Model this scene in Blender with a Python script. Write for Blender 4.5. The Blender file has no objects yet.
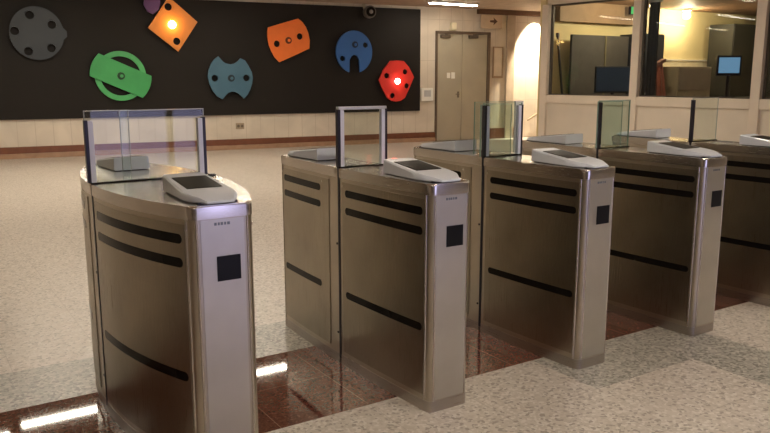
import bpy, bmesh, math, random
from mathutils import Vector, Matrix
random.seed(4)
S = bpy.context.scene
COL = S.collection
PI = math.pi

# ---------------------------------------------------------------- camera
F_PX = 758.06
PITCH, ROLL, YAW = 0.18108, -0.0009, 0.573375
CAM = Vector((-1.01956, -2.47875, 1.42987))
cd = bpy.data.cameras.new('camera'); cam = bpy.data.objects.new('camera', cd); COL.objects.link(cam)
cd.sensor_width = 36; cd.lens = 36 * F_PX / 770; cd.clip_end = 100; cd.clip_start = .05
fw = Vector((math.sin(YAW) * math.cos(PITCH), math.cos(YAW) * math.cos(PITCH), -math.sin(PITCH)))
rt = Vector((math.cos(YAW), -math.sin(YAW), 0)); up = rt.cross(fw)
r2 = math.cos(ROLL) * rt + math.sin(ROLL) * up; u2 = -math.sin(ROLL) * rt + math.cos(ROLL) * up
M = Matrix(((r2.x, u2.x, -fw.x, CAM.x), (r2.y, u2.y, -fw.y, CAM.y), (r2.z, u2.z, -fw.z, CAM.z), (0, 0, 0, 1)))
cam.matrix_world = M
S.camera = cam

# ---------------------------------------------------------------- world, exposure, light levels
w = bpy.data.worlds.new('bluish_fill'); S.world = w; w.use_nodes = True
w.node_tree.nodes['Background'].inputs[0].default_value = (.60, .58, 1.0, 1)  # lilac tone set to tint the first gate through the added entrance
w.node_tree.nodes['Background'].inputs[1].default_value = 3.6
S.view_settings.view_transform = 'Standard'; S.view_settings.look = 'None'
S.view_settings.gamma = 1; S.view_settings.use_curve_mapping = False
S.view_settings.exposure = -0.12
TUBE = 46.0            # ceiling luminaires
TUBE_COL = (1.0, .90, .73)
BOOTH_W = 45           # booth ceiling downlights
SCALLOP_W = 330         # wall washer beside the door

# ---------------------------------------------------------------- materials
def mat(name, col, rough=.5, metal=0.0, emit=None, es=0, coat=0, trans=0, ior=1.45, alpha=None):
    m = bpy.data.materials.new(name); m.use_nodes = True
    b = m.node_tree.nodes['Principled BSDF']
    b.inputs['Base Color'].default_value = (*col, 1); b.inputs['Roughness'].default_value = rough
    b.inputs['Metallic'].default_value = metal; b.inputs['IOR'].default_value = ior
    b.inputs['Coat Weight'].default_value = coat; b.inputs['Transmission Weight'].default_value = trans
    if emit: b.inputs['Emission Color'].default_value = (*emit, 1); b.inputs['Emission Strength'].default_value = es
    return m
def nt(m): return m.node_tree.nodes, m.node_tree.links, m.node_tree.nodes['Principled BSDF']
def node(N, t, **kw):
    n = N.new(t)
    for k, v in kw.items(): setattr(n, k, v)
    return n
def ramp(N, stops, interp='LINEAR'):
    r = N.new('ShaderNodeValToRGB'); r.color_ramp.interpolation = interp
    e = r.color_ramp.elements
    while len(e) < len(stops): e.new(.5)
    for el, (p, c) in zip(e, stops): el.position = p; el.color = (*c, 1)
    return r
def steel(name, col, rough, grain=(900, 900, 6), var=.09):
    m = mat(name, col, rough, 1.0); N, L, b = nt(m)
    tc = node(N, 'ShaderNodeTexCoord'); mp = node(N, 'ShaderNodeMapping'); mp.inputs['Scale'].default_value = grain
    L.new(tc.outputs['Object'], mp.inputs[0])
    n = node(N, 'ShaderNodeTexNoise'); n.inputs['Scale'].default_value = 1; n.inputs['Detail'].default_value = 2
    L.new(mp.outputs[0], n.inputs['Vector'])
    mr = node(N, 'ShaderNodeMapRange'); mr.inputs['To Min'].default_value = rough - var; mr.inputs['To Max'].default_value = rough + var
    L.new(n.outputs[0], mr.inputs[0]); L.new(mr.outputs[0], b.inputs['Roughness'])
    n2 = node(N, 'ShaderNodeTexNoise'); n2.inputs['Scale'].default_value = 3.5; n2.inputs['Detail'].default_value = 3
    L.new(tc.outputs['Object'], n2.inputs['Vector'])
    r = ramp(N, [(.3, tuple(c * .88 for c in col)), (.7, tuple(min(1, c * 1.06) for c in col))])
    L.new(n2.outputs[0], r.inputs[0]); L.new(r.outputs[0], b.inputs['Base Color'])
    b.inputs['Anisotropic'].default_value = .5
    return m
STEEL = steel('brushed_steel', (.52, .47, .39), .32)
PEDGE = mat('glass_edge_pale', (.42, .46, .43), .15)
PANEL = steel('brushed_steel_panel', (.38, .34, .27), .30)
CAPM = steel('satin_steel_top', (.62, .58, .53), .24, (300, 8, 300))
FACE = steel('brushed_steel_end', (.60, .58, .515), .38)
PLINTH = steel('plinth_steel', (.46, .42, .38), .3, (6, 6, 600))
BLACK = mat('black_acrylic', (.010, .008, .007), .15)
SCREEN = mat('display_glass', (.012, .010, .008), .35); SCREEN.node_tree.nodes['Principled BSDF'].inputs['Specular IOR Level'].default_value = .03
for _m in (BLACK,): _m.node_tree.nodes['Principled BSDF'].inputs['Specular IOR Level'].default_value = .12
SQ = mat('reader_black', (.010, .010, .013), .3); SQ.node_tree.nodes['Principled BSDF'].inputs['Specular IOR Level'].default_value = .15
GEDGE = mat('glass_edge_green', (.22, .34, .28), .15)
DARK = mat('dark_anodised', (.025, .023, .035), .35, .4)
PALE = mat('pale_plastic', (.62, .62, .72), .35)
CONS = mat('console_plastic', (.64, .67, .74), .28, coat=.3)
INK = mat('grey_ink', (.16, .18, .2), .5)
SCREW = mat('screw_steel', (.8, .78, .72), .2, 1)
GLASS = mat('clear_glass', (.88, .94, .90), .0, trans=1, ior=1.33)
BGLASS = mat('booth_glass', (.88, .92, .90), .0, trans=1, ior=1.22)
GREENG = mat('green_glass', (.86, .94, .91), .0, trans=1, ior=1.45)
ALU = mat('pale_aluminium', (.62, .62, .64), .35, .7)
WHITE = mat('white_paint', (.8, .78, .72), .5)
BOARD = mat('dark_board', (.014, .011, .009), .6); BOARD.node_tree.nodes['Principled BSDF'].inputs['Specular IOR Level'].default_value = .25
REDLED = mat('red_lamp', (1, .1, .08), .3, emit=(1, .08, .05), es=3)

def speckle(m, sca, cols, extra=None):
    N, L, b = nt(m)
    tc = node(N, 'ShaderNodeTexCoord'); v = node(N, 'ShaderNodeTexVoronoi'); v.inputs['Scale'].default_value = sca
    L.new(tc.outputs['Object'], v.inputs['Vector'])
    sp = node(N, 'ShaderNodeSeparateColor'); L.new(v.outputs['Color'], sp.inputs[0])
    r = ramp(N, cols, 'CONSTANT'); L.new(sp.outputs[0], r.inputs[0]); return N, L, b, tc, r

# floor: terrazzo tiles, grey row and patches, polished red granite band
def floor_mat():
    m = mat('granite_floor', (.5, .45, .4), .3); N, L, b = nt(m)
    tc = node(N, 'ShaderNodeTexCoord'); se = node(N, 'ShaderNodeSeparateXYZ'); L.new(tc.outputs['Object'], se.inputs[0])
    X, Y = se.outputs[0], se.outputs[1]
    def mth(op, a, c=None):
        n = node(N, 'ShaderNodeMath', operation=op)
        for i, q in enumerate((a, c)):
            if q is None: continue
            if isinstance(q, (int, float)): n.inputs[i].default_value = q
            else: L.new(q, n.inputs[i])
        return n.outputs[0]
    def between(v, lo, hi): return mth('MULTIPLY', mth('GREATER_THAN', v, lo), mth('LESS_THAN', v, hi))
    def mix(f, a, c):
        n = node(N, 'ShaderNodeMix', data_type='RGBA')
        L.new(f, n.inputs[0])
        for i, q in ((6, a), (7, c)):
            if isinstance(q, tuple): n.inputs[i].default_value = (*q, 1)
            else: L.new(q, n.inputs[i])
        return n.outputs[2]
    def vor(scale, stops):
        v = node(N, 'ShaderNodeTexVoronoi'); v.inputs['Scale'].default_value = scale
        L.new(tc.outputs['Object'], v.inputs['Vector'])
        sc = node(N, 'ShaderNodeSeparateColor'); L.new(v.outputs['Color'], sc.inputs[0])
        r = ramp(N, stops, 'CONSTANT'); L.new(sc.outputs[0], r.inputs[0]); return r.outputs[0]
    beige = vor(75, [(0, (.36, .31, .265)), (.14, (.545, .48, .415)), (.45, (.605, .54, .475)), (.80, (.69, .63, .57))])
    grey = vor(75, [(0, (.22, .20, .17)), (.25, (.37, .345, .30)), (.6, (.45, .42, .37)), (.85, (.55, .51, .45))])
    red = vor(120, [(0, (.085, .026, .018)), (.3, (.115, .036, .024)), (.7, (.14, .046, .030)), (.93, (.18, .07, .05))])
    inband = between(Y, .219, 1.019)
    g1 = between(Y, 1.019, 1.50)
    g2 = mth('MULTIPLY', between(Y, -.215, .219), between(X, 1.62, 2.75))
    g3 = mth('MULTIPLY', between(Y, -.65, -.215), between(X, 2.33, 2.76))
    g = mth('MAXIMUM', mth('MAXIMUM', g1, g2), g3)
    # grey row and patches mixed over the beige
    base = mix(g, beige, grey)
    # seams
    def seam(v, off, per, wd):
        q = mth('FLOORED_MODULO', mth('SUBTRACT', v, off), per)
        return mth('LESS_THAN', q, wd)
    sx = seam(X, .21, .4267, .004)
    sy1 = mth('MULTIPLY', seam(Y, .219, .4, .004), mth('GREATER_THAN', Y, .215))
    sy2 = mth('MULTIPLY', seam(Y, .219 - 4 * .4333, .4333, .004), mth('LESS_THAN', Y, .219))
    seams = mth('MAXIMUM', sx, mth('MAXIMUM', sy1, sy2))
    sbase = mth('MULTIPLY', seams, .45)
    base = mix(sbase, base, (.27, .22, .18))
    redc = mix(mth('MULTIPLY', seams, .55), red, (.36, .20, .15))
    allc = mix(inband, base, redc)
    L.new(allc, b.inputs['Base Color'])
    ro = mth('ADD', mth('MULTIPLY', .28, mth('SUBTRACT', 1.0, inband)), mth('MULTIPLY', inband, .035))
    L.new(ro, b.inputs['Roughness'])
    b.inputs['Specular IOR Level'].default_value = .5
    return m
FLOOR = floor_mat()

def wallpanel_mat(name, col, dark, per=.60):
    m = mat(name, col, .45); N, L, b = nt(m)
    tc = node(N, 'ShaderNodeTexCoord'); se = node(N, 'ShaderNodeSeparateXYZ'); L.new(tc.outputs['Object'], se.inputs[0])
    def line(out, p):
        a = node(N, 'ShaderNodeMath', operation='FLOORED_MODULO'); L.new(out, a.inputs[0]); a.inputs[1].default_value = p
        c = node(N, 'ShaderNodeMath', operation='LESS_THAN'); L.new(a.outputs[0], c.inputs[0]); c.inputs[1].default_value = .012; return c.outputs[0]
    mx = node(N, 'ShaderNodeMath', operation='MAXIMUM'); L.new(line(se.outputs[0], per), mx.inputs[0]); L.new(line(se.outputs[2], .9), mx.inputs[1])
    n = node(N, 'ShaderNodeTexNoise'); n.inputs['Scale'].default_value = 1.5; n.inputs['Detail'].default_value = 5; n.inputs['Distortion'].default_value = 1
    L.new(tc.outputs['Object'], n.inputs['Vector'])
    r = ramp(N, [(.3, tuple(c * .88 for c in col)), (.7, tuple(min(c * 1.08, 1) for c in col))]); L.new(n.outputs[0], r.inputs[0])
    mi = node(N, 'ShaderNodeMix', data_type='RGBA'); L.new(mx.outputs[0], mi.inputs[0]); L.new(r.outputs[0], mi.inputs[6]); mi.inputs[7].default_value = (*dark, 1)
    L.new(mi.outputs[2], b.inputs['Base Color']); return m
MARBLE = wallpanel_mat('stone_wall_panels', (.66, .58, .48), (.55, .47, .38), .30)
def noisy(name, col, rough, sc=4, amt=.12):
    m = mat(name, col, rough); N, L, b = nt(m)
    tc = node(N, 'ShaderNodeTexCoord'); n = node(N, 'ShaderNodeTexNoise'); n.inputs['Scale'].default_value = sc; n.inputs['Detail'].default_value = 4
    L.new(tc.outputs['Object'], n.inputs['Vector'])
    r = ramp(N, [(.3, tuple(c * (1 - amt) for c in col)), (.7, tuple(min(1, c * (1 + amt)) for c in col))]); L.new(n.outputs[0], r.inputs[0]); L.new(r.outputs[0], b.inputs['Base Color'])
    return m
CEIL = noisy('ceiling_paint', (.42, .31, .22), .7)
CREAM = noisy('cream_panel', (.80, .71, .59), .5, 2, .05)
FRAME = noisy('cream_frame', (.80, .70, .58), .45, 2, .05)
BROWN = noisy('brown_baseboard', (.17, .062, .032), .35, 9)
TAN = noisy('tan_skirting', (.36, .22, .14), .3, 9)
DOORM = noisy('olive_grey_door', (.40, .355, .27), .5, 2, .06)
YELLOW = noisy('yellow_wall', (.72, .60, .32), .6, 1.5, .05)
GREYP = noisy('grey_partition', (.085, .078, .072), .7, 6, .1)
DKCAB = noisy('dark_cabinet', (.028, .027, .020), .5, 3, .2)
NAVY = noisy('navy_unit', (.022, .025, .035), .5, 3, .2)
CHAIR = noisy('red_brown_wood', (.16, .05, .035), .5, 6, .2)

# ---------------------------------------------------------------- helpers
def obj(name, bm, m, parent=None, smooth=False):
    me = bpy.data.meshes.new(name); bmesh.ops.recalc_face_normals(bm, faces=bm.faces); bm.to_mesh(me); bm.free()
    for mm in (m if isinstance(m, list) else [m]): me.materials.append(mm)
    if smooth:
        for p in me.polygons: p.use_smooth = True
        me.set_sharp_from_angle(angle=math.radians(smooth if smooth is not True else 35))
    o = bpy.data.objects.new(name, me); COL.objects.link(o)
    if parent: o.parent = parent
    return o
def thing(name, label, cat, loc=(0, 0, 0), rz=0, group=None):
    o = bpy.data.objects.new(name, None); COL.objects.link(o); o.location = loc; o.rotation_euler = (0, 0, rz); o.empty_display_size = .1
    o['label'] = label; o['category'] = cat
    if group: o['group'] = group
    return o
def struct(o): o['kind'] = 'structure'; return o
def box(bm, x0, x1, y0, y1, z0, z1, bev=0):
    r = bmesh.ops.create_cube(bm, size=1); v = r['verts']
    for q in v: q.co = Vector(((x0 + x1) / 2 + q.co.x * (x1 - x0), (y0 + y1) / 2 + q.co.y * (y1 - y0), (z0 + z1) / 2 + q.co.z * (z1 - z0)))
    if bev:
        es = list({e for q in v for e in q.link_edges})
        bmesh.ops.bevel(bm, geom=es, offset=bev, segments=2, affect='EDGES', profile=.5)
    return bm
def bx(*a, bev=0): return box(bmesh.new(), *a, bev=bev)
def cyl(bm, c, axis, r, h, n=24, r2=None):
    q = bmesh.ops.create_cone(bm, cap_ends=True, segments=n, radius1=r, radius2=r if r2 is None else r2, depth=h)['verts']
    rot = Vector((0, 0, 1)).rotation_difference(Vector(axis)).to_matrix()
    for v in q: v.co = rot @ v.co + Vector(c)
    return bm
def bar(bm, a, b_, wd, hg=None):
    a, b_ = Vector(a), Vector(b_); d = b_ - a; hg = hg or wd
    q = bmesh.ops.create_cube(bm, size=1)['verts']; rot = d.to_track_quat('Z', 'Y').to_matrix()
    for v in q: v.co = rot @ Vector((v.co.x * wd, v.co.y * hg, v.co.z * d.length)) + (a + b_) / 2
    return bm
def prism(bm, pts, z0, z1, bev=0):
    vb = [bm.verts.new((x, y, z0)) for x, y in pts]; vt = [bm.verts.new((x, y, z1)) for x, y in pts]
    n = len(pts); fb = bm.faces.new(vb[::-1]); ft = bm.faces.new(vt)
    for i in range(n): bm.faces.new((vb[i], vb[(i + 1) % n], vt[(i + 1) % n], vt[i]))
    if bev: bmesh.ops.bevel(bm, geom=[e for e in ft.edges], offset=bev, segments=3, affect='EDGES', profile=.5)
    return bm

# ---------------------------------------------------------------- room shell
A = Vector((.54, 12.6)); D = Vector((.99279561, -.11982016)); WANG = math.atan2(D.y, D.x); NIN = Vector((D.y, -D.x))   # NIN: into the room
H_C = 2.97
def onwall(name, bm, m, parent=None, smooth=False):      # wall frame: x along the back wall, -y into the room
    o = obj(name, bm, m, parent, smooth)
    if not parent: o.location = (A.x, A.y, 0); o.rotation_euler = (0, 0, WANG)
    return o
def wpos(u, d=0, z=0): p = A + D * u + NIN * d; return (p.x, p.y, z)

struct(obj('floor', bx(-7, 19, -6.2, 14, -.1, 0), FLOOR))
struct(obj('ceiling', bx(-7, 19, -6.2, 14, H_C, H_C + .1), CEIL))
bm = bmesh.new(); box(bm, -8, 18, 0, .15, 0, H_C); struct(onwall('wall_back', bm, MARBLE))
struct(obj('wall_left', bx(-7.1, -6.95, -6.2, 13.9, 0, H_C), MARBLE))
bm = bmesh.new()
for a in ((-7, 1.0, -6.2, -6.0, 0, H_C), (3.2, 19, -6.2, -6.0, 0, H_C), (1.0, 3.2, -6.2, -6.0, 2.7, H_C)): box(bm, *a)
struct(obj('wall_front', bm, noisy('dark_stone_wall', (.20, .17, .14), .5)))
# unseen glazed entrance, added so the first gate reflects bluish light
bm = bmesh.new()
for x in (1.04, 2.1, 3.16): box(bm, x - .04, x + .04, -6.14, -6.06, 0, 2.7)
box(bm, 1.0, 3.2, -6.14, -6.06, 2.62, 2.7); box(bm, 1.0, 3.2, -6.14, -6.06, 0, .08)
struct(obj('window_4', bm, ALU))

# baseboard: dark brown band over a tan skirting
struct(onwall('baseboard_back', bx(-8, 8.916, -.03, 0, .09, .21, bev=.004), BROWN))
struct(onwall('trim_1', bx(-8, 8.916, -.045, 0, 0, .09, bev=.004), TAN))
struct(onwall('baseboard_right', bx(10.33, 11.2, -.03, 0, .0, .25, bev=.004), BROWN))
# dark soffit band over the door and wall to the right
struct(onwall('trim_2', bx(9.98, 13.5, -.10, 0, 2.86, H_C), noisy('brown_soffit', (.14, .075, .04), .6)))
# pilaster right of the door
struct(onwall('wall_pilaster', bx(10.80, 11.03, -.06, 0, 0, 2.86, bev=.01), noisy('pilaster_stone', (.47, .38, .29), .5)))

# double door
bm = bmesh.new(); box(bm, 8.94, 9.58, -.035, .0, .01, 2.40, bev=.004); d1 = struct(onwall('door_1', bm, DOORM))
obj('door_leaf', bx(9.59, 10.26, -.035, 0, .01, 2.40, bev=.004), DOORM, d1)
fm = noisy('dark_door_frame', (.13, .09, .06), .5)
bm = bmesh.new(); box(bm, 8.90, 8.94, -.05, 0, 0, 2.45); box(bm, 10.26, 10.33, -.07, 0, 0, 2.45); box(bm, 8.90, 10.33, -.06, 0, 2.40, 2.46); obj('door_frame', bm, fm, d1)
for u0, u1, s in ((9.00, 9.30, 1), (9.74, 10.10, -1)):
    bm = bmesh.new(); box(bm, u0, u0 + .24, -.10, -.035, 2.31, 2.38, bev=.006); bar(bm, (u0 + .1, -.08, 2.385), (u1, -.12, 2.40), .02); obj('door_closer', bm, noisy('closer_metal', (.10, .08, .06), .4), d1)
bm = bmesh.new(); box(bm, 9.47, 9.52, -.045, -.035, .98, 1.12, bev=.003); cyl(bm, (9.495, -.065, 1.06), (0, 1, 0), .011, .05, 12); box(bm, 9.40, 9.50, -.095, -.078, 1.05, 1.07, bev=.004); obj('door_handle', bm, noisy('handle_metal', (.16, .13, .10), .3), d1)
d1['label'] = 'olive grey double door with a dark frame'
t = onwall('door_notice', bx(9.19, 9.275, -.038, -.0355, 1.42, 1.54), WHITE); t['label'] = 'left of the two small white notices on the olive grey door'; t['category'] = 'notice'; t['group'] = 'notices on the door'
t = onwall('door_notice', bx(9.305, 9.40, -.038, -.0355, 1.41, 1.55), WHITE); t['label'] = 'right and slightly larger of the two white notices on the olive grey door'; t['category'] = 'notice'; t['group'] = 'notices on the door'

# dark display board across the back wall
t = onwall('display_board', bx(-3.0, 8.49, -.06, 0, .70, 2.905, bev=.006), BOARD); t['label'] = 'long dark brown display board on the back wall carrying coloured shapes'; t['category'] = 'display board'

# coloured machine-part plaques standing off the board
def circ(cx, cz, r, n=40, rz=None): return [(cx + r * math.cos(2 * PI * i / n), cz + (rz or r) * math.sin(2 * PI * i / n)) for i in range(n)]
def plate(name, loops, m, parent, d0, d1):            # flat plate with holes from outline loops, thickness d0..d1 off the wall
    cu = bpy.data.curves.new('t', 'CURVE'); cu.dimensions = '2D'; cu.fill_mode = 'BOTH'; cu.extrude = (d1 - d0) / 2; cu.bevel_depth = 0
    for lp in loops:
        sp = cu.splines.new('POLY'); sp.points.add(len(lp) - 1); sp.use_cyclic_u = True
        for p, q in zip(sp.points, lp): p.co = (q[0], q[1], 0, 1)
    to = bpy.data.objects.new('t', cu); COL.objects.link(to); dg = bpy.context.evaluated_depsgraph_get()
    me = bpy.data.meshes.new_from_object(to.evaluated_get(dg)); bpy.data.objects.remove(to)
    me.transform(Matrix.Translation((0, -(d0 + d1) / 2, 0)) @ Matrix.Rotation(PI / 2, 4, 'X'))
    me.name = name; me.materials.clear(); me.materials.append(m)
    o = bpy.data.objects.new(name, me); COL.objects.link(o)
    if parent: o.parent = parent
    return o
def plaque(nm, label, u, z, col, loops, hub=None, lamp=None, rough=.45):
    g = 'coloured machine-part shapes on the dark board'
    t = thing(nm, label, 'wall decoration', wpos(u, 0, 0), WANG, g)
    rel = [[(a - u, b_) for a, b_ in lp] for lp in loops]
    m = noisy(nm + '_paint', col, rough, 3, .08)
    plate('shape_plate', rel, m, t, .13, .17)
    bm = bmesh.new(); cyl(bm, (0, -.095, z), (0, 1, 0), .06, .07, 16); obj('stand_off', bm, DARK, t)
    if hub:
        hu, hz = hub; hu -= u
        bm = bmesh.new(); cyl(bm, (hu, -.176, hz), (0, 1, 0), .068, .012, 24); h = obj('hub_ring', bm, mat(nm + '_hub', tuple(c * .15 for c in col), .5), t, True)
        bm = bmesh.new(); cyl(bm, (hu + .01, -.186, hz), (0, 1, 0), .030, .012, 20); obj('hub_cap', bm, m, h, True)
    if lamp:
        lu, lz, rr, lc, es, pw = lamp; lu -= u
        bm = bmesh.new(); bmesh.ops.create_uvsphere(bm, u_segments=20, v_segments=12, radius=rr)
        for v in bm.verts: v.co = Vector((lu + v.co.x, -.175 + v.co.y * .6, lz + v.co.z))
        obj('lamp_lens', bm, mat(nm + '_lens', (1, .9, .8), .3, emit=lc, es=es), t, True)
        ld = bpy.data.lights.new('lamp_glow', 'POINT'); ld.energy = pw; ld.color = lc; ld.shadow_soft_size = .03
        lo = bpy.data.objects.new('lamp_glow', ld); COL.objects.link(lo); lo.parent = t; lo.location = (lu, -.30, lz)
    return t
# grey disc with five holes and a small nib
out = [(.755 + .44 * math.cos(a) + (.05 if abs(a) < .12 else 0), 2.205 + .46 * math.sin(a)) for a in [2 * PI * i / 56 - PI for i in range(56)]]
plaque('grey_disc_plaque', 'dark grey disc with five holes, far left on the dark board', .75, 2.2, (.022, .028, .034),
       [out] + [circ(a, b_, .072, 20) for a, b_ in ((.662, 2.514), (1.009, 2.358), (.403, 2.238), (.596, 1.894), (.972, 1.953))])
# green ring crossed by a band
cx, cz = 2.122, 1.466; al = math.radians(-24)
band = []
for sgn in (1, -1):
    for k in range(9):
        tt = (-.42 + .84 * k / 8) * (1); a = al + (0 if sgn > 0 else PI) + tt
        band.append((cx + .545 * math.cos(a), cz + .545 * math.sin(a)))
t = plaque('green_ring_plaque', 'green ring crossed by a wide slanting band, on the dark board', cx, cz, (.05, .34, .10),
       [band, circ(cx, cz, .07, 20)], hub=(cx, cz))
plate('ring', [circ(0, cz, .455, 56), circ(0, cz, .36, 56)], noisy('green_ring_paint', (.075, .40, .13), .45), t, .09, .129)
# orange diamond with lamp
plaque('glowing_diamond_plaque', 'orange diamond with two holes and a bright lamp at its centre', 3.1, 2.42, (.60, .21, .03),
       [[(3.575, 2.481), (3.19, 1.922), (2.654, 2.349), (3.059, 2.926)], circ(3.042, 2.742, .07, 20), circ(3.17, 2.114, .07, 20)], lamp=(3.095, 2.417, .075, (1, .62, .18), 30, 5))
pm = [(2.62, 2.90), (2.60, 2.76), (2.66, 2.64), (2.76, 2.60), (2.86, 2.68), (2.90, 2.80), (2.90, 2.90)]
plaque('purple_shape', 'purple rounded shape half hidden behind the glowing orange diamond', 2.75, 2.75, (.10, .035, .15), [pm])  # purple patch built as a flat plate beside the diamond
plaque('teal_notched_plaque', 'grey teal disc notched at top and bottom with two side holes', 4.19, 1.42, (.055, .135, .20),
       [[(3.952, 1.843), (4.035, 1.746), (4.09, 1.71), (4.188, 1.693), (4.27, 1.71), (4.315, 1.738), (4.392, 1.809), (4.48, 1.77), (4.55, 1.66), (4.61, 1.54), (4.627, 1.436), (4.61, 1.32), (4.571, 1.209), (4.51, 1.10), (4.431, 1.023), (4.342, 1.112), (4.28, 1.15), (4.204, 1.165), (4.12, 1.14), (4.075, 1.10), (4.005, 1.018), (3.90, 1.07), (3.81, 1.19), (3.755, 1.32), (3.729, 1.462), (3.75, 1.58), (3.796, 1.69), (3.87, 1.79)],
        circ(3.864, 1.423, .065, 20), circ(4.496, 1.427, .065, 20)], hub=(4.188, 1.423))
plaque('orange_barrel_plaque', 'orange barrel-sided plate with two round holes beside the teal disc', 5.4, 2.17, (.80, .17, .025),
       [[(4.976, 2.42), (5.3, 2.52), (5.606, 2.61), (5.69, 2.55), (5.77, 2.45), (5.82, 2.33), (5.85, 2.18), (5.837, 2.02), (5.5, 1.87), (5.19, 1.74), (5.10, 1.83), (5.03, 1.95), (4.98, 2.08), (4.955, 2.24), (4.957, 2.34)], circ(5.147, 2.103, .065, 20), circ(5.636, 2.257, .065, 20)], hub=(5.39, 2.173))
n_ = 40; bl = []
for i in range(n_ + 1):
    a = -PI / 2 + .30 + (2 * PI - .60) * i / n_; bl.append((6.845 + .415 * math.cos(a), 1.965 + .44 * math.sin(a)))
bl += [(6.735, 1.80), (6.78, 1.88), (6.845, 1.91), (6.91, 1.88), (6.955, 1.80)]
plaque('blue_slotted_plaque', 'blue disc with a slot cut up from its lower edge', 6.84, 2.08, (.03, .11, .33),
       [bl, circ(7.103, 2.111, .058, 20), circ(6.574, 1.827, .058, 20)], hub=(6.857, 2.117))
plaque('red_hexagon_plaque', 'red rounded hexagon with four holes and a white lamp, right end of the board', 7.86, 1.36, (.62, .035, .025),
       [[(7.694, 1.787), (7.86, 1.80), (8.017, 1.789), (8.147, 1.661), (8.273, 1.445), (8.161, 1.206), (8.052, .995), (7.94, .93), (7.84, .915), (7.73, .93), (7.615, 1.0), (7.499, 1.21), (7.419, 1.381), (7.523, 1.594)],
        circ(7.603, 1.473, .06, 20), circ(8.057, 1.557, .06, 20), circ(8.096, 1.254, .06, 20), circ(7.747, 1.046, .06, 20)], lamp=(7.864, 1.354, .062, (1, .42, .36), 30, 1.4))

# wall-mounted odds and ends
def walltag(name, bm, m, label, cat, smooth=False):
    o = onwall(name, bm, m, None, smooth); o['label'] = label; o['category'] = cat; return o
t = thing('security_camera', 'small round camera in a ring at the top edge of the dark board', 'camera', wpos(7.22, .0, 2.80), WANG)
bm = bmesh.new(); cyl(bm, (0, -.12, 0), (0, 1, 0), .13, .12, 28); obj('camera_housing', bm, noisy('camera_grey', (.12, .10, .08), .4), t, True)
bm = bmesh.new(); cyl(bm, (0, -.19, 0), (0, 1, 0), .10, .03, 24); obj('lens_ring', bm, BLACK, t, True)
bm = bmesh.new(); bmesh.ops.create_uvsphere(bm, u_segments=16, v_segments=10, radius=.045, matrix=Matrix.Translation((0, -.205, 0))); obj('lens', bm, noisy('lens_grey', (.3, .28, .26), .2), t, True)
bm = bmesh.new(); bar(bm, (-.1, -.10, .05), (-.12, -.10, .165), .05); obj('bracket', bm, noisy('bracket_beige', (.35, .3, .22), .5), t)
t = thing('wall_socket', 'small tan wall socket under the teal disc, below the board', 'socket', wpos(4.377, 0, .47), WANG)
obj('plate', bx(-.085, .085, -.012, 0, -.06, .06, bev=.004), noisy('socket_tan', (.34, .27, .19), .5), t)
bm = bmesh.new(); cyl(bm, (-.035, -.014, 0), (0, 1, 0), .028, .006, 16); cyl(bm, (.04, -.014, 0), (0, 1, 0), .028, .006, 16); obj('outlet', bm, noisy('socket_brown', (.15, .11, .08), .5), t)
t = thing('wall_control_box', 'white control box on the wall between board and double door', 'control box', wpos(8.68, 0, 1.06), WANG)
obj('box_body', bx(-.15, .15, -.05, 0, -.15, .14, bev=.01), WHITE, t)
obj('faceplate', bx(-.08, .09, -.056, -.05, -.05, .09, bev=.002), noisy('faceplate_grey', (.45, .45, .45), .4), t)
t = thing('emergency_light', 'small cream emergency lamp on the wall above the double door', 'emergency light', wpos(9.33, 0, 2.49), WANG)
obj('lamp_body', bx(-.065, .065, -.10, 0, 0, .16, bev=.015), mat('cream_lamp', (.85, .76, .55), .4), t)
obj('lamp_base', bx(-.09, .09, -.05, 0, -.02, 0, bev=.004), noisy('lamp_base_cream', (.5, .42, .3), .5), t)
t = thing('direction_sign', 'beige ceiling-height sign with a dark right-pointing arrow, right of the double door', 'sign', wpos(10.32, 0, 2.70), WANG)
obj('sign_plate', bx(-.30, .28, -.125, -.10, -.16, .15, bev=.004), noisy('sign_beige', (.55, .43, .31), .5), t)
bm = bmesh.new(); vs = [bm.verts.new((x, -.128, z)) for x, z in ((-.06, .02), (.05, .03), (.03, .09), (.15, .0), (.03, -.09), (.05, -.03), (-.06, -.02))]; bm.faces.new(vs)
bmesh.ops.solidify(bm, geom=bm.faces, thickness=.003); obj('arrow', bm, noisy('arrow_brown', (.10, .05, .03), .5), t)
t = thing('notice_frame', 'tall narrow framed notice on the wall right of the door', 'notice frame', wpos(10.58, 0, 1.78), WANG)
bm = bmesh.new()
for a in ((-.14, -.115, -.36, .36), (.115, .14, -.36, .36), (-.14, .14, .335, .36), (-.14, .14, -.36, -.31)): box(bm, a[0], a[1], -.03, 0, a[2], a[3])
obj('frame', bm, noisy('frame_tan', (.36, .24, .15), .5), t); obj('sheet', bx(-.115, .115, -.012, 0, -.31, .335), noisy('sheet_cream', (.66, .56, .44), .6), t)

# wall-washer downlight near the corner by the booth
t = thing('ceiling_downlight', 'small ceiling downlight that floods the wall beside the booth with light', 'ceiling light', wpos(11.62, .36, H_C), WANG)
bm = bmesh.new(); cyl(bm, (0, 0, -.03), (0, 0, 1), .09, .06, 24); obj('housing', bm, WHITE, t, True)
bm = bmesh.new(); cyl(bm, (0, 0, -.064), (0, 0, 1), .07, .006, 24); obj('lens', bm, mat('downlight_lens', (1, 1, 1), .3, emit=(1, .85, .6), es=20), t)
ld = bpy.data.lights.new('downlight_beam', 'SPOT'); ld.energy = SCALLOP_W * 4; ld.color = (1, .85, .62); ld.spot_size = math.radians(76); ld.spot_blend = .5; ld.shadow_soft_size = .05
lo = bpy.data.objects.new('downlight_beam', ld); COL.objects.link(lo); lo.parent = t; lo.location = (0, 0, -.09); lo.rotation_euler = (math.radians(27), 0, 0)

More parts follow.
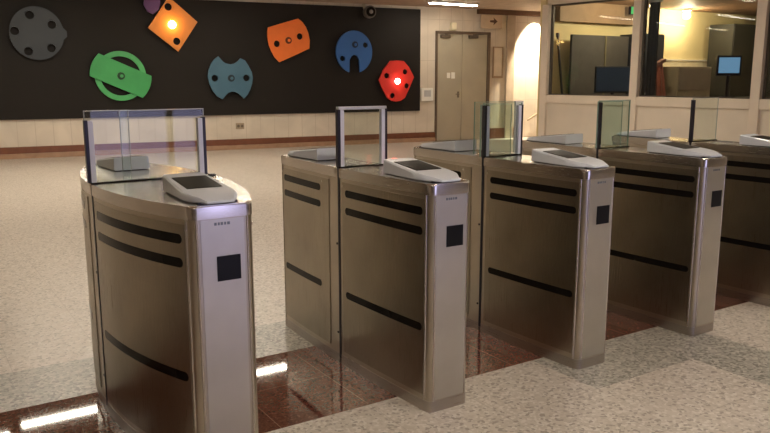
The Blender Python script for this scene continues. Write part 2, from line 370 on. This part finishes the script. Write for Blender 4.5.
# ceiling luminaires (long tubes)
def luminaire(x, y, z, L_, label, group, rz=0.0):
    t = thing('linear_ceiling_light', label, 'ceiling light', (x, y, H_C), rz, group)
    obj('housing', bx(0, L_, -.09, .09, -.035, 0, bev=.004), WHITE, t)
    obj('diffuser', bx(.03, L_ - .03, -.07, .07, -.05, -.0355), mat('tube_diffuser', (1, 1, 1), .4, emit=TUBE_COL, es=TUBE), t)
luminaire(8.42, 10.45, 0, 1.22, 'long slim ceiling light above the double door', None)
for i, x in enumerate((-.04, 1.22, 2.48)):
    luminaire(x, 7.62, 0, 1.25, 'long ceiling light seen only mirrored as a white bar in the red granite floor', 'mirrored ceiling lights')
luminaire(-1.4, 7.42, 0, 1.25, 'long ceiling light seen only mirrored as a white bar in the red granite floor', 'mirrored ceiling lights')
for y, xs in ((9.9, (-3.2, .2, 3.4)), (5.9, (-3.6, 3.2, 6.4)), (3.6, (-1.2,)), (1.2, (3.4,)), (-1.2, (.2, 4.6)), (-3.8, (-2.6, 5.4))):  # unseen lights; far rows added to brighten the far floor and booth front
    for x in xs: luminaire(x, y, 0, 1.8, 'added long ceiling light overhead in the hall, out of the picture', 'added overhead lights')

# ---------------------------------------------------------------- glazed booth on the right
BP = Vector((9.77, 8.4)); BD = Vector((.1139, -.9935)); BANG = math.atan2(BD.y, BD.x)
# booth frame: local x runs along the front wall towards the viewer; local +y is inside the booth? (left-hand normal)
def onbooth(name, bm, m, parent=None):
    o = obj(name, bm, m, parent)
    if not parent: o.location = (BP.x, BP.y, 0); o.rotation_euler = (0, 0, BANG)
    return o
# left-hand normal of BD is (0.99,0.11) = into the booth (+y local)
bm = bmesh.new(); box(bm, -.12, 14.3, 0, .12, 0, .94); struct(onbooth('wall_right', bm, CREAM))
bm = bmesh.new(); box(bm, -.12, 14.3, -.05, .16, .94, 1.10, bev=.008); struct(onbooth('trim_3', bm, FRAME))
bm = bmesh.new(); box(bm, -.12, 14.3, 0, .12, 2.80, H_C); struct(onbooth('wall_right_lintel', bm, CREAM))
bm = bmesh.new()
mul = [-.06, 1.93, 4.06, 6.2, 8.4, 10.6, 12.8]
for m_ in mul: box(bm, m_ - .075, m_ + .075, -.06, .14, 0, 2.80, bev=.006)
struct(onbooth('wall_right_mullions', bm, FRAME))
for i in range(3):
    a, b_ = mul[i] + .075, mul[i + 1] - .075
    bm = bmesh.new(); e = .035
    for q in ((a, a + e, 1.10, 2.8), (b_ - e, b_, 1.10, 2.8), (a, b_, 1.10, 1.10 + e * .6), (a, b_, 2.8 - e, 2.8)): box(bm, q[0], q[1], .03, .09, q[2], q[3])
    wn = struct(onbooth('window_%d' % (i + 1), bm, noisy('dark_gasket', (.09, .075, .06), .4)))
    obj('pane', bx(a + .01, b_ - .01, .055, .065, 1.12, 2.78), BGLASS, wn)
# solid upper wall further towards the viewer (out of frame)
bm = bmesh.new(); box(bm, 6.3, 14.3, .02, .10, 1.10, 2.8); struct(onbooth('wall_right_upper', bm, CREAM))
# booth interior shell
struct(obj('wall_booth_end', bx(9.72, 18.2, 8.46, 8.6, 0, H_C), YELLOW))
struct(obj('wall_booth_rear', bx(17.2, 17.35, -6, 8.46, 0, H_C), YELLOW))
struct(obj('ceiling_booth', bx(10.6, 17.2, 4.0, 8.46, 2.88, 2.93), noisy('booth_ceiling', (.30, .17, .10), .6)))
# booth beam above the grey partition
struct(obj('trim_4', bx(9.95, 12.2, 8.30, 8.46, 2.50, 2.88), noisy('booth_beam', (.34, .22, .13), .6)))
t = thing('grey_partition', 'grey office partition screen inside the booth behind the left window', 'partition', (10.97, 8.2, 0))
obj('screen_panel', bx(-.80, .83, -.03, .03, .05, 2.25, bev=.006), GREYP, t)
obj('screen_edge', bx(.12, .16, -.045, -.03, .05, 2.25), noisy('partition_edge', (.16, .14, .08), .6), t)
obj('foot', bx(-.80, .83, -.12, .12, 0, .05), DARK, t)
t = thing('leaning_pole', 'dark pole leaning beside the left edge of the grey partition', 'pole', (0, 0, 0))
bm = bmesh.new(); bar(bm, (9.99, 8.38, 2.2), (10.06, 8.1, .02), .035); obj('shaft', bm, DKCAB, t)
bm = bmesh.new(); bar(bm, (9.99, 8.38, 2.2), (9.988, 8.388, 2.28), .05); obj('tip', bm, DARK, t)
t = thing('navy_cabinet', 'tall navy blue storage unit inside the booth right of the grey partition', 'cabinet', (12.08, 8.14, 0))
obj('body', bx(-.24, .42, -.3, .3, .03, 2.30, bev=.01), NAVY, t); obj('plinth', bx(-.22, .40, -.28, .28, 0, .03), DARK, t)
obj('door', bx(-.22, .40, -.315, -.301, .08, 2.26, bev=.004), NAVY, t)
# desk, computer
t = thing('booth_desk', 'dark long desk standing in the booth behind the left window', 'desk', (10.60, 7.42, 0))
obj('desk_top', bx(-.35, 1.05, -.3, .35, .98, 1.02, bev=.005), DKCAB, t)
for a in (-.33, 1.01):
    for c in (-.28, .30): obj('leg', bx(a, a + .04, c, c + .04, 0, .98), DARK, t)
t = thing('desktop_monitor', 'black monitor on the booth desk behind the left window', 'monitor', (10.72, 7.6, 1.02), -.5)
obj('screen', bx(-.36, .36, -.02, .02, .12, .62, bev=.008), NAVY, t); obj('neck', bx(-.03, .03, 0, .03, .02, .2), DARK, t); obj('base', bx(-.13, .13, -.09, .11, 0, .02, bev=.005), DARK, t)
obj('display', bx(-.33, .33, -.0225, -.0202, .15, .59), mat('dim_display', (.02, .03, .05), .2, emit=(.10, .16, .25), es=.05), t)
# things seen through the second window
t = thing('curtain_panel', 'dark blue vertical blind at the left edge of the second booth window', 'blind', (10.14, 6.16, 0), BANG)
bm = bmesh.new()
for k in range(4): bar(bm, (-.06 - .05 * k, .05, 1.10), (-.06 - .05 * k, .05, 2.70), .045, .012)
obj('slats', bm, NAVY, t); obj('rail', bx(-.26, -.01, .02, .08, 2.70, 2.74), ALU, t)
t = thing('low_cabinet', 'grey board-fronted low cabinet against the yellow booth wall', 'cabinet', (13.75, 8.15, 0))
obj('body', bx(-.58, .57, -.2, .25, .05, 1.66, bev=.008), noisy('grey_olive', (.24, .20, .15), .5), t); obj('door', bx(-.54, .53, -.212, -.201, 1.16, 1.62), noisy('grey_board', (.19, .16, .14), .5), t); obj('plinth', bx(-.56, .55, -.18, .23, 0, .05), DARK, t)
t = thing('pale_panel', 'pale cream low panel on the booth wall behind the low cabinet', 'panel', (13.9, 8.455, 0))
obj('face', bx(-1.05, .95, -.02, 0, 0, 1.80), noisy('pale_cream', (.70, .62, .44), .5), t); obj('cap_rail', bx(-1.05, .95, -.035, 0, 1.80, 1.82), WHITE, t)
t = thing('wooden_chair', 'red-brown high-backed wooden chair inside the booth at the left of the second window', 'chair', (12.25, 7.35, 0), .3)
for a in (-.2, .2):
    bm = bmesh.new(); bar(bm, (a, .2, 0), (a, .2, .62), .045); obj('leg', bm, CHAIR, t)
    bm = bmesh.new(); bar(bm, (a, -.2, 0), (a, -.2, .62), .045); obj('leg', bm, CHAIR, t)
obj('seat', bx(-.24, .24, -.24, .24, .62, .68, bev=.01), CHAIR, t)
bm = bmesh.new(); bar(bm, (-.2, .2, .68), (-.08, .34, 1.70), .06); bar(bm, (.2, .2, .68), (.10, .34, 1.70), .06); bar(bm, (0, .2, .68), (.0, .34, 1.70), .05); obj('backrest', bm, CHAIR, t)
bm = bmesh.new(); bar(bm, (-.30, .34, 1.66), (.26, .34, 1.78), .10, .06); obj('top_rail', bm, CHAIR, t)
t = thing('tall_dark_cabinet', 'tall dark cupboard inside the booth at the right of the second window', 'cabinet', (15.55, 8.1, 0))
obj('body', bx(-.76, .90, -.3, .3, .05, 2.60, bev=.01), DKCAB, t); obj('door', bx(-.74, .05, -.315, -.301, .1, 2.56, bev=.004), DKCAB, t); obj('door', bx(.07, .88, -.315, -.301, .1, 2.56, bev=.004), DKCAB, t); obj('plinth', bx(-.74, .88, -.28, .28, 0, .05), DARK, t)
t = thing('booth_monitor', 'small lit blue monitor in front of the tall dark cupboard', 'monitor', (13.80, 7.2, 1.02), -.55)
obj('casing', bx(-.26, .26, -.02, .03, .44, .86, bev=.008), DARK, t); obj('display', bx(-.22, .22, -.0225, -.0202, .50, .82), mat('blue_display', (.02, .04, .08), .3, emit=(.16, .32, .5), es=.8), t)
obj('neck', bx(-.03, .03, 0, .03, .02, .48), DARK, t); obj('base', bx(-.13, .13, -.09, .11, 0, .02), DARK, t)
t = thing('side_desk', 'long dark counter in the booth behind the second window', 'desk', (14.0, 7.1, 0))
obj('desk_top', bx(-1.5, 1.6, -.35, .35, .98, 1.02, bev=.005), DKCAB, t)
for a in (-1.48, 1.54):
    for c in (-.3, .26): obj('leg', bx(a, a + .04, c, c + .04, 0, .98), DARK, t)
t = thing('booth_column', 'dark pillar reaching the ceiling at the right of the second window', 'pillar', (16.35, 7.55, 0))
obj('shaft', bx(-.55, .5, -.2, .2, .1, 2.87), DKCAB, t); obj('base', bx(-.58, .53, -.23, .23, 0, .1), DKCAB, t)
t = thing('exit_sign', 'small green lit exit sign inside the booth near its ceiling', 'sign', (11.85, 8.1, 2.70))
obj('sign_box', bx(-.16, .16, -.03, .03, -.02, .14, bev=.005), DARK, t); obj('sign_face', bx(-.15, .15, -.034, -.031, -.01, .13), mat('exit_green', (.02, .3, .08), .4, emit=(.2, .8, .3), es=.35), t)
bm = bmesh.new(); cyl(bm, (0, 0, .165), (0, 0, 1), .01, .05, 8); obj('hanger', bm, DARK, t)
for k, (x, y, pw) in enumerate(((13.55, 8.12, 1.8), (11.1, 7.05, 2.0), (15.0, 6.4, .8))):  # second lamp is added behind the mullion to brighten the wall above the partition
    t = thing('booth_downlight', ('bright downlight close to the yellow booth wall', 'booth ceiling light added out of sight above the grey partition', 'booth ceiling light above the counter')[k], 'ceiling light', (x, y, 2.88), 0, 'booth ceiling lights')
    bm = bmesh.new(); cyl(bm, (0, 0, -.02), (0, 0, 1), .10, .04, 24); obj('housing', bm, WHITE, t, True)
    bm = bmesh.new(); cyl(bm, (0, 0, -.043), (0, 0, 1), .08, .006, 24); obj('lens', bm, mat('booth_lens', (1, 1, 1), .3, emit=(1, .82, .5), es=18), t)
    ld = bpy.data.lights.new('booth_lamp_light', 'POINT'); ld.energy = BOOTH_W * pw; ld.color = (1, .84, .55); ld.shadow_soft_size = .08
    lo = bpy.data.objects.new('booth_lamp_light', ld); COL.objects.link(lo); lo.parent = t; lo.location = (0, 0, -.14)
# sloping handrail on the wall by the booth
t = thing('handrail', 'pale sloping handrail on the wall beside the booth corner', 'handrail', wpos(11.55, 0, 0), WANG)
bm = bmesh.new(); bar(bm, (-.1, -.07, .42), (.75, -.07, .85), .035); obj('rail', bm, noisy('rail_tan', (.4, .3, .2), .4), t)
for a, z in ((.05, .50), (.6, .77)):
    bm = bmesh.new(); bar(bm, (a, 0, z - .03), (a, -.07, z), .02); obj('bracket', bm, noisy('rail_bracket', (.4, .3, .2), .4), t)

# ---------------------------------------------------------------- turnstile gates
WF = .104
def make_gate(label, x, wm, L, variant):
    t = thing('turnstile_gate', label, 'turnstile', (x, 0, 0), 0, 'row of steel turnstile gates')
    R = .028; GAP = .008
    ex = 2.0 if wm < .2 else 2.2
    def hw(y, off=0.0):
        q = min(1, abs(y - L) / L); return WF + (wm - WF) * (1 - q ** ex) + off
    def outline(off, back):
        """half footprint, front half; mirrored in y about L for the back half"""
        o = off; ys = [R + (L - GAP - R) * k / 40 for k in range(41)]
        rr = R + o; pts = []
        right = [(hw(y, o), y) for y in ys]
        cxx = hw(R) - R
        arc = [(cxx + rr * math.cos(a), R - 0 + rr * math.sin(a)) for a in [-PI / 2 * (1 - k / 7) for k in range(7)]]
        half = arc + right
        pts = half + [(-a, b_) for a, b_ in half[::-1]]
        if back: pts = [(a, 2 * L - b_) for a, b_ in pts][::-1]
        return pts
    for back in (False, True):
        side = 'back' if back else 'front'
        h = obj(side + '_housing', prism(bmesh.new(), outline(0, back), .05, .952), STEEL, t, 30)
        obj('top_cap', prism(bmesh.new(), outline(.004, back), .953, 1.0, bev=.008), CAPM, t, 40)
        obj('plinth', prism(bmesh.new(), outline(.0015, back), .0, .05), PLINTH, t, 30)
        yy = lambda y: 2 * L - y if back else y
        # end plate with card window and small lettering
        ye = 2 * L if back else 0; s = 1 if back else -1
        def fy(d): return (ye + s * d)
        def fb(x0, x1, d0, d1, z0, z1, bev=0):
            a, c = sorted((fy(d0), fy(d1))); return bx(x0, x1, a, c, z0, z1, bev=bev)
        ep = obj('end_plate', fb(-WF + R - .003, WF - R + .003, 0, .0025, .055, .948), FACE, t)
        obj('card_window', fb(-.044 + .018 * (-s), .044 + .018 * (-s), .0025, .005, .728, .818, bev=.001), SQ, ep)
        bm = bmesh.new(); a, c = sorted((fy(.0025), fy(.0035)))
        for k, (lx, lw) in enumerate(((-.030, .009), (-.017, .007), (-.007, .009), (.006, .007), (.017, .010))): box(bm, lx, lx + lw, a, c, .928, .938)
        obj('lettering', bm, INK, ep)
        # curved side panels with long dark slots
        for sg in (-1, 1):
            def surf(y, z, off): return (sg * hw(y, off), yy(y), z)
            def sheet(y0, y1, z0f, z1f, off0, off1, n=40, bm=None):
                bm = bm or bmesh.new(); rings = []
                for k in range(n + 1):
                    y = y0 + (y1 - y0) * k / n; z0, z1 = z0f(y), z1f(y)
                    rings.append([bm.verts.new(surf(y, z0, off0)), bm.verts.new(surf(y, z0, off1)), bm.verts.new(surf(y, z1, off1)), bm.verts.new(surf(y, z1, off0))])
                for a, c in zip(rings, rings[1:]):
                    for j in range(4): bm.faces.new((a[j], a[(j + 1) % 4], c[(j + 1) % 4], c[j]))
                bm.faces.new(rings[0]); bm.faces.new(rings[-1][::-1]); return bm
            k1, k2 = (.93, .07) if not back else (.93, .03)
            p0, p1 = R + .012, L - .035
            if back: p1 = L - .10
            pn = obj('side_panel', sheet(p0, p1, lambda y: .075, lambda y: .935, -.002, .0035), PANEL, t, 30)
            s0, s1 = (.05, L - .065) if not back else (.06, L - .19)
            for zc in (.882, .797, .377):
                r_ = .0175
                def zr(y, sgn, zc=zc):
                    d = min(y - s0, s1 - y); d = max(0, d)
                    return zc + sgn * (r_ if d >= r_ else math.sqrt(max(0, r_ * r_ - (r_ - d) ** 2)) + 1e-4)
                n = 40; bm = bmesh.new(); ysl = [s0 + r_ * q for q in (0, .15, .4, .7, 1)] + [s0 + r_ + (s1 - s0 - 2 * r_) * q / 14 for q in range(1, 14)] + [s1 - r_ * q for q in (1, .7, .4, .15, 0)]
                rings = [[bm.verts.new(surf(y, zr(y, -1), .001)), bm.verts.new(surf(y, zr(y, -1), .0045)), bm.verts.new(surf(y, zr(y, 1), .0045)), bm.verts.new(surf(y, zr(y, 1), .001))] for y in ysl]
                for a, c in zip(rings, rings[1:]):
                    for j in range(4): bm.faces.new((a[j], a[(j + 1) % 4], c[(j + 1) % 4], c[j]))
                bm.faces.new(rings[0]); bm.faces.new(rings[-1][::-1])
                obj('slot_window', bm, BLACK, pn, 30)
            for yq, zq in ((s0 - .02, .915), (s1 + .022, .915)):
                c = Vector(surf(yq, zq, .004)); obj('screw', cyl(bmesh.new(), c, (sg, 0, 0), .005, .004, 10), SCREW, pn)
        if back:
            for sg in (-1, 1):
                for z in (.62, .16): obj('hinge_bolt', cyl(bmesh.new(), (sg * (hw(L - .02) + .001), yy(L - .022), z), (sg, 0, 0), .006, .004, 10), DARK, t)
        for sg in (-1, 1):
            obj('corner_trim', cyl(bmesh.new(), (sg * (hw(R) + .0005), yy(R + .004), .503), (0, 0, 1), .0055, .90, 12), CAPM, t, True)
            obj('corner_trim', cyl(bmesh.new(), (sg * (hw(R) - R + .004), yy(.001), .503), (0, 0, 1), .0045, .90, 12), CAPM, t, True)
        # console
        make_console(t, L, back)
    # groove across the top and dark seam core at the middle
    obj('core', bx(-wm + .012, wm - .012, L - GAP, L + GAP, .02, .985), DARK, t)
    obj('guide_slot', bx(-wm - .006, wm + .006, L - .016, L + .016, 1.0, 1.006, bev=.001), BLACK, t)
    # glass leaves
    def leaf(nm, x0, x1, y0, y1, z1, m):
        g = obj(nm, bx(x0, x1, y0, y1, 1.0065, z1, bev=.001), m, t)
        bm = bmesh.new(); box(bm, x0 - .0015, x0 + .0005, y0, y1, 1.0065, z1); box(bm, x1 - .0005, x1 + .0015, y0, y1, 1.0065, z1); box(bm, x0 - .0015, x1 + .0015, y0, y1, z1, z1 + .002)
        obj('polished_edge', bm, GEDGE if m is GREENG else PEDGE, g)
        return g
    wide = variant == 'wide'
    ph, gh = (.255, .292) if wide else (.275, .285)
    gl = wm + (.012 if wide else .004); gr = .225 if wide else gl
    for sg, gx in ((-1, gl), (1, gr)):
        obj('side_seam', bx(*sorted((sg * (wm + .003), sg * (wm - .003))), L - GAP, L + GAP, .03, 1.0), DARK, t)
        if sg == 1 and variant in ('plain', 'leaved'): continue
        post = obj('edge_post', bx(*sorted((sg * (gx + .004), sg * (gx - .010))), L - .013, L + .013, 1.006, 1.006 + ph, bev=.001), DARK, t)
        if variant in ('plain', 'leaved'): continue
        obj('pale_insert', bx(*sorted((sg * (gx - .010), sg * (gx - .030))), L - .013, L + .013, 1.006, 1.002 + ph), PALE, post)
    if wide:
        leaf('glass_leaf', -gl, -.10, L - .006, L + .006, 1.006 + gh, GLASS)
        leaf('glass_leaf', -.13, gr + .004, L + .010, L + .020, 1.006 + gh - .002, GLASS)
    else:
        leaf('glass_leaf', -gl, gr, L - .005, L + .005, 1.006 + gh, GLASS if variant in ('framed', 'plain') else GREENG)
        if variant == 'framed': obj('top_rail', bx(-gl, gr, L - .013, L + .013, 1.006 + ph - .003, 1.006 + ph + .012, bev=.002), ALU, t)
        if variant in ('double', 'leaved'): leaf('front_glass_leaf', -gl - .042, gr - .10, L - .030, L - .022, 1.0 + gh, GREENG)
        if variant == 'leaved': leaf('rear_glass_leaf', -gl + .03, gr + .030, L + .03, L + .038, 1.0 + gh, GREENG)
        if variant == 'double':
            leaf('rear_glass_leaf', -gl + .03, gr + .105, L + .11, L + .118, 1.0 + gh + .01, GREENG)
            obj('rear_glare_strip', bx(gr + .05, gr + .115, L + .106, L + .122, 1.0, 1.0 + gh + .012, bev=.001), mat('glare_white', (.75, .74, .70), .4), t)  # white strip paints the lamp reflection on the rear pane
    return t

def make_console(t, L, back):
    # wedge-shaped reader desk: high towards the middle, low and rounded at the end
    st = []
    y0, y1, = .004, .40
    for k in range(13):
        q = k / 12; y = y0 + (y1 - y0) * q
        w_ = .099 * math.sqrt(max(0, 1 - (1 - min(1, q / .34)) ** 2.4)) if q < .34 else .099 - .017 * (q - .34) / .66
        w_ = max(w_, .052); h_ = .020 + .046 * q
        if q < .12: h_ -= .008 * (1 - q / .12)
        st.append((y, w_, h_))
    bm = bmesh.new(); rings = []
    for y, w_, h_ in st:
        yy = 2 * L - y if back else y
        prof = [(-w_ * .95, .004), (-w_ * 1.0, .009), (-w_ * .97, h_ - .006), (-w_ * .90, h_), (w_ * .90, h_), (w_ * .97, h_ - .006), (w_, .009), (w_ * .95, .004)]
        rings.append([bm.verts.new((a, yy, 1.0 + b_)) for a, b_ in prof])
    for a, c in zip(rings, rings[1:]):
        for j in range(8): bm.faces.new((a[j], a[(j + 1) % 8], c[(j + 1) % 8], c[j]))
    bm.faces.new(rings[0]); bm.faces.new(rings[-1][::-1])
    co = obj('reader_console', bm, CONS, t, 40)
    a_, c_ = sorted(((2 * L - .03) if back else .03, (2 * L - .39) if back else .39)); obj('console_base', bx(-.072, .072, a_, c_, .9995, 1.006), DARK, co)
    # display, lying on the slope
    bm = bmesh.new(); pr = []
    for y in (.16, .335):
        q = (y - y0) / (y1 - y0); z = 1.0 + .020 + .046 * q + .0005; yy = 2 * L - y if back else y
        ww = .066
        pr.append([bm.verts.new((-ww, yy, z - .003)), bm.verts.new((ww, yy, z - .003)), bm.verts.new((ww, yy, z + .002)), bm.verts.new((-ww, yy, z + .002))])
    for j in range(4): bm.faces.new((pr[0][j], pr[0][(j + 1) % 4], pr[1][(j + 1) % 4], pr[1][j]))
    bm.faces.new(pr[0]); bm.faces.new(pr[1][::-1]); obj('display', bm, SCREEN, co)

SP = .912
make_gate('wide leftmost steel turnstile with bulging sides and a broad glass barrier', -.092, .262, .78, 'wide')
g2 = make_gate('second steel turnstile from the left, with one glass barrier framed in pale metal', SP, .133, .721, 'framed')
make_gate('third steel turnstile from the left, with greenish double glass and a white painted glare strip', 2 * SP, .133, .721, 'double')
make_gate('fourth steel turnstile from the left, with two overlapping greenish glass leaves', 3 * SP, .133, .721, 'leaved')
make_gate('fifth steel turnstile, cut off by the right edge of the picture', 4 * SP, .133, .721, 'plain')
bm = bmesh.new(); cyl(bm, (.112, .60, 1.022), (0, 0, 1), .013, .040, 16); obj('red_indicator', bm, REDLED, g2)
